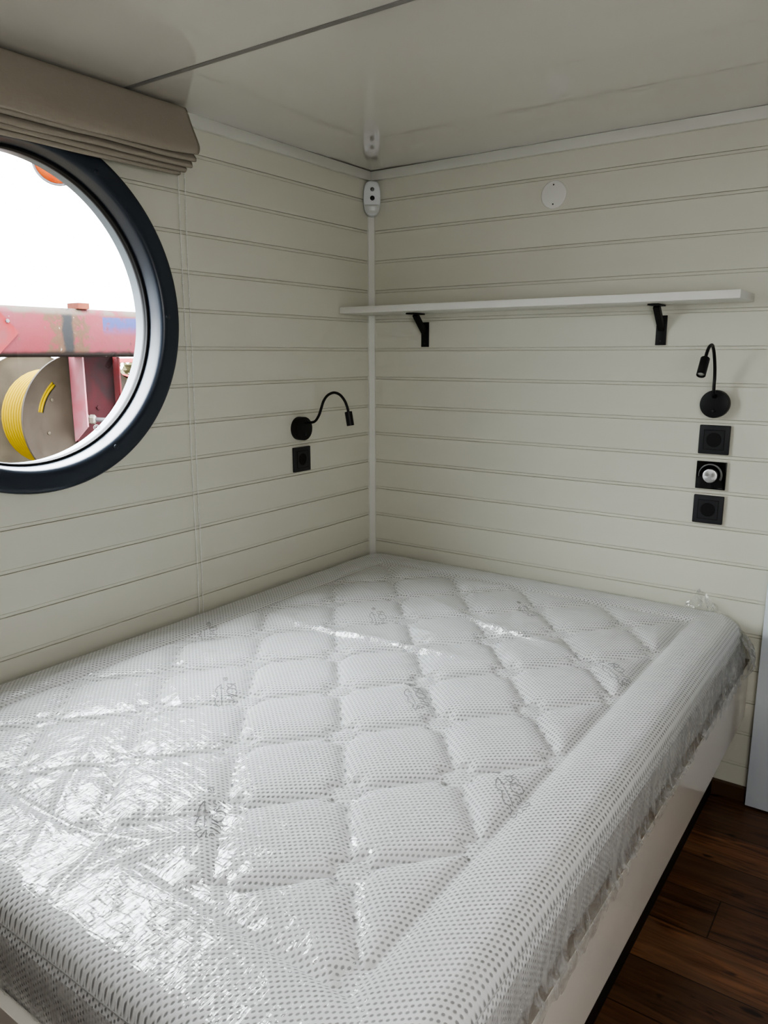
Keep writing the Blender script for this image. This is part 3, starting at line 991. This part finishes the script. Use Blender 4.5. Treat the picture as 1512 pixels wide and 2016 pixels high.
def crumple(name, rows, cols, fn, seed, amp, freq, ragged=0.0):
    vs, fs = [], []
    for j in range(rows + 1):
        for i in range(cols + 1):
            u, v = i / cols, j / rows
            vv = v * (1 - ragged * 1.1 * abs(mn.noise(Vector((u * 4 + seed, 3, 1)))) - ragged * .12 * abs(mn.noise(Vector((u * 17, seed, 2)))))
            p = Vector(fn(u, vv))
            w = amp * min(1.0, .25 + vv)
            a = Vector((u * freq, v * freq * .6, seed))
            p += Vector((mn.noise(a), mn.noise(a + Vector((31, 0, 0))), mn.noise(a + Vector((0, 47, 0))))) * w
            a = a * 2.6
            p += Vector((mn.noise(a), mn.noise(a + Vector((31, 0, 0))), mn.noise(a + Vector((0, 47, 0))))) * w * .25
            vs.append(p)
    for j in range(rows):
        for i in range(cols):
            a = j * (cols + 1) + i
            fs.append((a, a + 1, a + cols + 2, a + cols + 1))
    return MB().add(vs, fs).build(name, M['flap'], film, smooth=True, fix=False)
def hem(y0, y1, drop, out=.012):
    """loose hem lying over the plywood edge and down the side panel"""
    def fn(u, v):
        y = y0 + (y1 - y0) * u
        # path: from under the film, across the panel edge, down its outside
        L = v * (.026 + drop)
        if L < .026:
            return (MX1 + .001 + L * (PX + .003 - MX1 - .001) / .026, y, PT + .008 - .004 * L / .026 + .003 * math.sin(L / .026 * PI))
        return (PX + .0035 + out * .25 * math.sin((L - .026) / max(drop, .001) * PI), y, PT + .005 - (L - .026))
    return fn
for i, (a, b, dr) in enumerate(((-.16, -.40, .034), (-.40, -.56, .022), (-.66, -.74, .006), (-.74, -.93, .014), (-.95, -1.09, .010), (-1.09, -1.23, .022), (-1.23, -1.40, .030), (-1.40, -1.62, .026), (-1.62, -1.80, .03))):
    crumple('loose_flap', 14, 40, hem(a, b, dr), 3.7 * i + 1, .0028, 5, .9)
# crumpled tuft on the back edge and bunched corner at the far right
def tuft(u, v):
    x = 1.150 + .150 * u
    hgt = (.070 * math.exp(-((u - .22) / .20) ** 2) + .050 * math.exp(-((u - .55) / .28) ** 2)) + .004
    return (x, -.040 + .012 * v + .004 * math.sin(u * 17), ZO - 1.158 - .036 * u * u + hgt * v)
crumple('loose_flap', 16, 40, tuft, 51, .010, 7, .35)
def corner(u, v):
    a = -.25 + 1.75 * u           # sweep round the far right corner
    cx, cy, r = MX1 - RC, MY1 - RC, RC + .010 + .034 * math.sin(v * PI * .85)
    return (cx + r * math.cos(a), min(-.006, cy + r * math.sin(a)), ZO - 1.160 - .115 * v)
crumple('loose_flap', 22, 48, corner, 77, .012, 8, .1)
def rcorner(u, v):
    y = -.115 - .24 * u
    return (MX1 + .006 + .016 * math.sin(v * PI * .9) * (1 - .6 * u), y, ZO - 1.185 - .10 * v)
crumple('loose_flap', 18, 44, rcorner, 93, .009, 9, .25)

# ------------------------------------------------------------------ outside the porthole
BX = -1.2
g0 = -.55                        # outside ground level
bm_ = empty('steel_beam', (BX - .08, -.4, ZO - .42))
tag(bm_, 'rusty red painted steel beam outside the round window', 'steel beam')
prof = [(BX, ZO - .395), (BX, ZO - .255), (BX - .006, ZO - .240), (BX - .020, ZO - .228), (BX - .16, ZO - .228), (BX - .16, ZO - .421), (BX - .024, ZO - .421), (BX - .008, ZO - .412)]
MB().prism(prof, -3.2, 2.2, lambda a, b, d: (a, d, b)).build('beam_body', M['beam'], bm_, angle=30)
tri = [(-.98, ZO - .232), (-.725, ZO - .232), (-.637, ZO - .329), (-.725, ZO - .412), (-.98, ZO - .412)]
MB().prism(tri, BX, BX + .010, lambda a, b, d: (d, a, b)).build('gusset_plate', M['redpl'], bm_)
MB().lathe([(.0075, 0), (.0075, .005), (.0001, .006)], axisM((BX + .010, -.680, ZO - .287), (1, 0, 0)), 6).build('bolt', M['greyrub'], bm_)
for yy in (-3.1, 2.0):
    MB().box((BX - .14, yy, g0), (BX - .02, yy + .1, ZO - .42)).build('leg', M['dkred'], bm_)
blk = MB().box((BX - .075, -.371, ZO - .2285), (BX - .0, -.319, ZO - .2045), .001).build('rusty_block', M['orblock'])
tag(blk, 'small rust orange metal block sitting on top of the red beam', 'metal block')

# channel bracket hanging from the beam
br = empty('channel_bracket', (BX - .15, -.22, ZO - .425))
tag(br, 'faded pink steel channel bracket hanging below the red beam', 'bracket')
pf = [(-1.300, ZO - .4215), (-1.400, ZO - .4215), (-1.400, ZO - .788), (-1.300, ZO - .717)]
MB().prism(pf, -.3045, -.2975, lambda a, b, d: (a, d, b)).build('side_flange', M['pink'], br)
MB().box((-1.396, -.2975, ZO - .93), (-1.388, -.085, ZO - .4215)).build('web', M['dkred'], br)
MB().box((-1.388, -.092, ZO - .93), (-1.345, -.085, ZO - .4215)).build('edge_flange', M['redpl'], br)
ft = empty('hose_fitting', (-1.33, -.27, ZO - .69)); 
ft.parent = br; ft.matrix_parent_inverse = br.matrix_world.inverted()
fd = Vector((.55, .42, -.03)).normalized()
f0 = Vector((-1.386, -.272, ZO - .690))
MB().lathe([(.020, 0), (.020, .030), (.017, .034), (.0001, .034)], axisM(f0, fd), 6).build('hex_nut', M['brass'], ft)
MB().lathe([(.015, .034), (.022, .038), (.022, .056), (.012, .062), (.0001, .062)], axisM(f0, fd), 6).build('hex_nut', M['brass'], ft)
MB().tube(catmull([f0 + fd * .06, f0 + fd * .10, f0 + fd * .14 + Vector((0, .03, 0)), f0 + fd * .16 + Vector((0, .12, .01)), f0 + fd * .16 + Vector((-.02, .30, -.05))], 6), .010, 12).build('hydraulic_hose', M['greyrub'], ft, smooth=True)
MB().lathe([(.010, 0), (.010, .006), (.0001, .007)], axisM((-1.388, -.185, ZO - .645), (1, 0, 0)), 6).build('bolt', M['dkred'], br)

# hose reel
RY, RZ = -.249, ZO - .694
reel = empty('hose_reel', (-1.6, RY, RZ))
tag(reel, 'brown steel reel behind the pink bracket outside the window', 'hose reel')
def flange(name, x, r, slot, mat, t=.008):
    n, radii = 120, [.0, .05, .12, .193, .219, .25, r - .006, r]
    vs, fs = [], []
    for sx in (x, x - t):
        for rr in radii:
            for k in range(n):
                a = 2 * PI * k / n
                vs.append((sx + (.004 if rr == r and sx == x else 0), RY + rr * math.cos(a), RZ + rr * math.sin(a)))
    m = len(radii)
    for side in range(2):
        for i in range(m - 1):
            for k in range(n):
                k2 = (k + 1) % n
                if slot and i == 3 and 130 <= (k + .5) * 360 / n <= 169:
                    continue
                o = side * m * n
                fs.append((o + i * n + k, o + i * n + k2, o + (i + 1) * n + k2, o + (i + 1) * n + k))
    for k in range(n):
        k2 = (k + 1) % n
        fs.append(((m - 1) * n + k, (m - 1) * n + k2, m * n + (m - 1) * n + k2, m * n + (m - 1) * n + k))
    return MB().add(vs, fs).build(name, mat, reel, angle=40)
flange('front_flange', -1.405, .288, True, M['steel'])
flange('rear_flange', -1.80, .292, False, M['steel2'])
MB().lathe([(.10, -.39), (.10, .0)], axisM((-1.41, RY, RZ), (1, 0, 0)), 40).build('drum', M['steel'], reel, smooth=True)
for a, rr in ((148, .175), (195, .18)):
    q = math.radians(a)
    MB().lathe([(.007, 0), (.007, .004), (.0001, .006)], axisM((-1.405, RY + rr * math.cos(q), RZ + rr * math.sin(q)), (1, 0, 0)), 8).build('rivet', M['steel2'], reel)
MB().lathe([(.02, -.5), (.02, .03)], axisM((-1.41, RY, RZ), (1, 0, 0)), 20, True, True).build('axle', M['steel'], reel)
for sx in (-1.90,):
    MB().box((sx - .03, RY - .05, g0), (sx, RY + .05, RZ + .04)).build('stand', M['dkred'], reel)
ys_ = MB()
n = 13
P = []
for k in range(n * 36):
    a = 2 * PI * k / 36
    P.append((-1.432 - .0208 * k / 36, RY + .208 * math.cos(a), RZ + .208 * math.sin(a)))
ys_.tube(P, .0105, 10)
P = []
for k in range(n * 30):
    a = 2 * PI * k / 30
    P.append((-1.432 - .0208 * k / 30, RY + .186 * math.cos(a), RZ + .186 * math.sin(a)))
ys_.tube(P, .0105, 8)
for rr in (.1990, .2125):
    ys_.tube([(-1.4185, RY + rr * math.cos(math.radians(q)), RZ + rr * math.sin(math.radians(q))) for q in range(118, 182, 3)], .0068, 10)
yh = ys_.build('yellow_hose', M['hose'], smooth=True)
tag(yh, 'yellow hose coiled on the brown reel outside the window', 'hose')

# amber marker lamp on a bent stalk fixed to the beam
ml = empty('marker_lamp', (BX - .04, .12, ZO - .228))
tag(ml, 'round orange lamp hanging at the top of the round window', 'lamp')
lc = Vector((-1.2, -.415, ZO + .325)); ln = Vector((.80, -.60, -.25)).normalized()
LMx = axisM(lc, ln)
MB().lathe([(.0001, .030), (.03, .028), (.06, .021), (.08, .008), (.084, .0)], LMx, 48).build('lens', M['orange'], ml, smooth=True)
MB().lathe([(.082, .004), (.088, .008), (.092, .0), (.092, -.035), (.08, -.045), (.0001, -.045)], LMx, 48).build('rim', M['greyrub'], ml, angle=35)
MB().tube(catmull([lc - ln * .045, lc - ln * .06 + Vector((0, .06, .03)), lc + Vector((-.04, .30, .06)), lc + Vector((-.06, .52, .02)), Vector((-1.26, .16, ZO + .1)), Vector((-1.26, .16, ZO - .2275))], 8), .012, 10).build('stalk', M['greyrub'], ml, smooth=True)

# far side: red guard rails, ground, dry hedge
rb = empty('guard_rail', (-3.0, 1.3, g0))
tag(rb, 'bright red rail seen behind the reel on the right', 'rail')
MB().box((-3.03, .98, ZO - .467), (-2.99, 3.4, ZO - .435), .004).build('top_rail', M['redbar'], rb)
MB().prism([(1.10, ZO - .54), (1.25, ZO - .56), (1.6, ZO - .74), (1.6, ZO - .70)], -3.02, -2.99, lambda a, b, d: (d, a, b)).build('brace', M['redbar'], rb)
for yy in (1.62, 3.2):
    MB().box((-3.03, yy, g0), (-2.99, yy + .05, ZO - .466)).build('post', M['redbar'], rb)
gr = MB().box((-14, -9, g0 - .1), (-.065, 9, g0)).build('ground', M['ground'])
struct(gr)
def bush(loc, rx, ry, rz, seed, label):
    rnd = random.Random(seed)
    vs, fs = [], []
    for k in range(5200):
        a = rnd.uniform(0, 2 * PI); ph = math.acos(rnd.uniform(-.15, 1)); rr = rnd.uniform(.72, 1.0)
        c = Vector((loc[0] + rx * rr * math.sin(ph) * math.cos(a), loc[1] + ry * rr * math.sin(ph) * math.sin(a), loc[2] + rz * (.12 + .88 * rr * math.cos(ph))))
        u = Vector((rnd.uniform(-1, 1), rnd.uniform(-1, 1), rnd.uniform(-1, 1))).normalized(); w = u.orthogonal().normalized()
        s = rnd.uniform(.045, .085)
        n0 = len(vs)
        vs += [c - u * s, c + w * s * .4, c + u * s, c - w * s * .4]
        fs.append((n0, n0 + 1, n0 + 2, n0 + 3))
    o = MB().add(vs, fs).build('dry_bush', M['hedge'], fix=False)
    return tag(o, label, 'bush')
bush((-4.3, .45, g0), .9, .90, 1.80, 3, 'dry yellowish bush behind the left side of the reel')
bush((-4.5, 2.42, g0), .9, .90, 1.80, 5, 'dry yellowish bush behind the red rail at the right')

# ------------------------------------------------------------------ light
SKY = 24.5
w = bpy.data.worlds.new('overcast'); scn.world = w
w.use_nodes = True
nt = w.node_tree
bg = nt.nodes['Background']
tc = nt.nodes.new('ShaderNodeTexCoord')
sx = nt.nodes.new('ShaderNodeSeparateXYZ'); nt.links.new(tc.outputs['Generated'], sx.inputs[0])
def wm(op, a, b=0.0, c=None):
    n = nt.nodes.new('ShaderNodeMath'); n.operation = op
    for x, i in ((a, 0), (b, 1), (c, 2)):
        if x is None: continue
        if hasattr(x, 'is_output'): nt.links.new(x, n.inputs[i])
        else: n.inputs[i].default_value = x
    return n.outputs[0]
up_ = wm('MAXIMUM', sx.outputs[2], 0.0)
el = wm('MULTIPLY_ADD', up_, 1.25, .55)                 # overcast sky: brighter towards the zenith
mr = nt.nodes.new('ShaderNodeMapRange'); mr.interpolation_type = 'SMOOTHSTEP'
nt.links.new(sx.outputs[1], mr.inputs[0])
mr.inputs[1].default_value = -.95; mr.inputs[2].default_value = -.58; mr.inputs[3].default_value = .12; mr.inputs[4].default_value = 1.0
nt.links.new(wm('MULTIPLY', wm('MULTIPLY', el, mr.outputs[0]), SKY), bg.inputs[1])
bg.inputs[0].default_value = (.93, .97, 1.0, 1)

def area(name, loc, target, sx, sy, power, col):
    L = bpy.data.lights.new(name, 'AREA'); L.shape = 'RECTANGLE'; L.size = sx; L.size_y = sy
    L.energy = power; L.color = col
    o = bpy.data.objects.new(name, L); COL.objects.link(o)
    o.location = loc
    d = Vector(target) - Vector(loc)
    o.rotation_euler = d.to_track_quat('-Z', 'Y').to_euler()
    return o
area('right_fill_light', (2.20, -2.0, 1.30), (1.2, -.9, .5), 1.2, .9, 19, (1, .985, .965))  # added fill by the right wall, standing in for unseen openings

# ------------------------------------------------------------------ camera
yaw, pit, rol = -6.13298856e-01, -2.03366182e-01, -1.09222171e-03
f = Vector((math.sin(yaw) * math.cos(pit), math.cos(yaw) * math.cos(pit), math.sin(pit)))
r = Vector((math.cos(yaw), -math.sin(yaw), 0)); u = r.cross(f)
r2 = r * math.cos(rol) + u * math.sin(rol); u2 = u * math.cos(rol) - r * math.sin(rol)
cd = bpy.data.cameras.new('camera'); cam = bpy.data.objects.new('camera', cd); COL.objects.link(cam)
cam.matrix_world = Matrix(((r2.x, u2.x, -f.x, 1.66048768), (r2.y, u2.y, -f.y, -2.27979884), (r2.z, u2.z, -f.z, ZO - .411292139), (0, 0, 0, 1)))
cd.sensor_fit = 'HORIZONTAL'; cd.sensor_width = 36; cd.lens = 36 * 1505.218 / 1512
cd.clip_start = .02
scn.camera = cam
scn.view_settings.view_transform = 'AgX'
scn.view_settings.exposure = 0.28
scn.view_settings.look = 'AgX - Medium High Contrast'
scn.cycles.transparent_max_bounces = 14
scn.cycles.max_bounces = 5
scn.cycles.diffuse_bounces = 4
scn.cycles.adaptive_threshold = .1
scn.cycles.use_light_tree = False
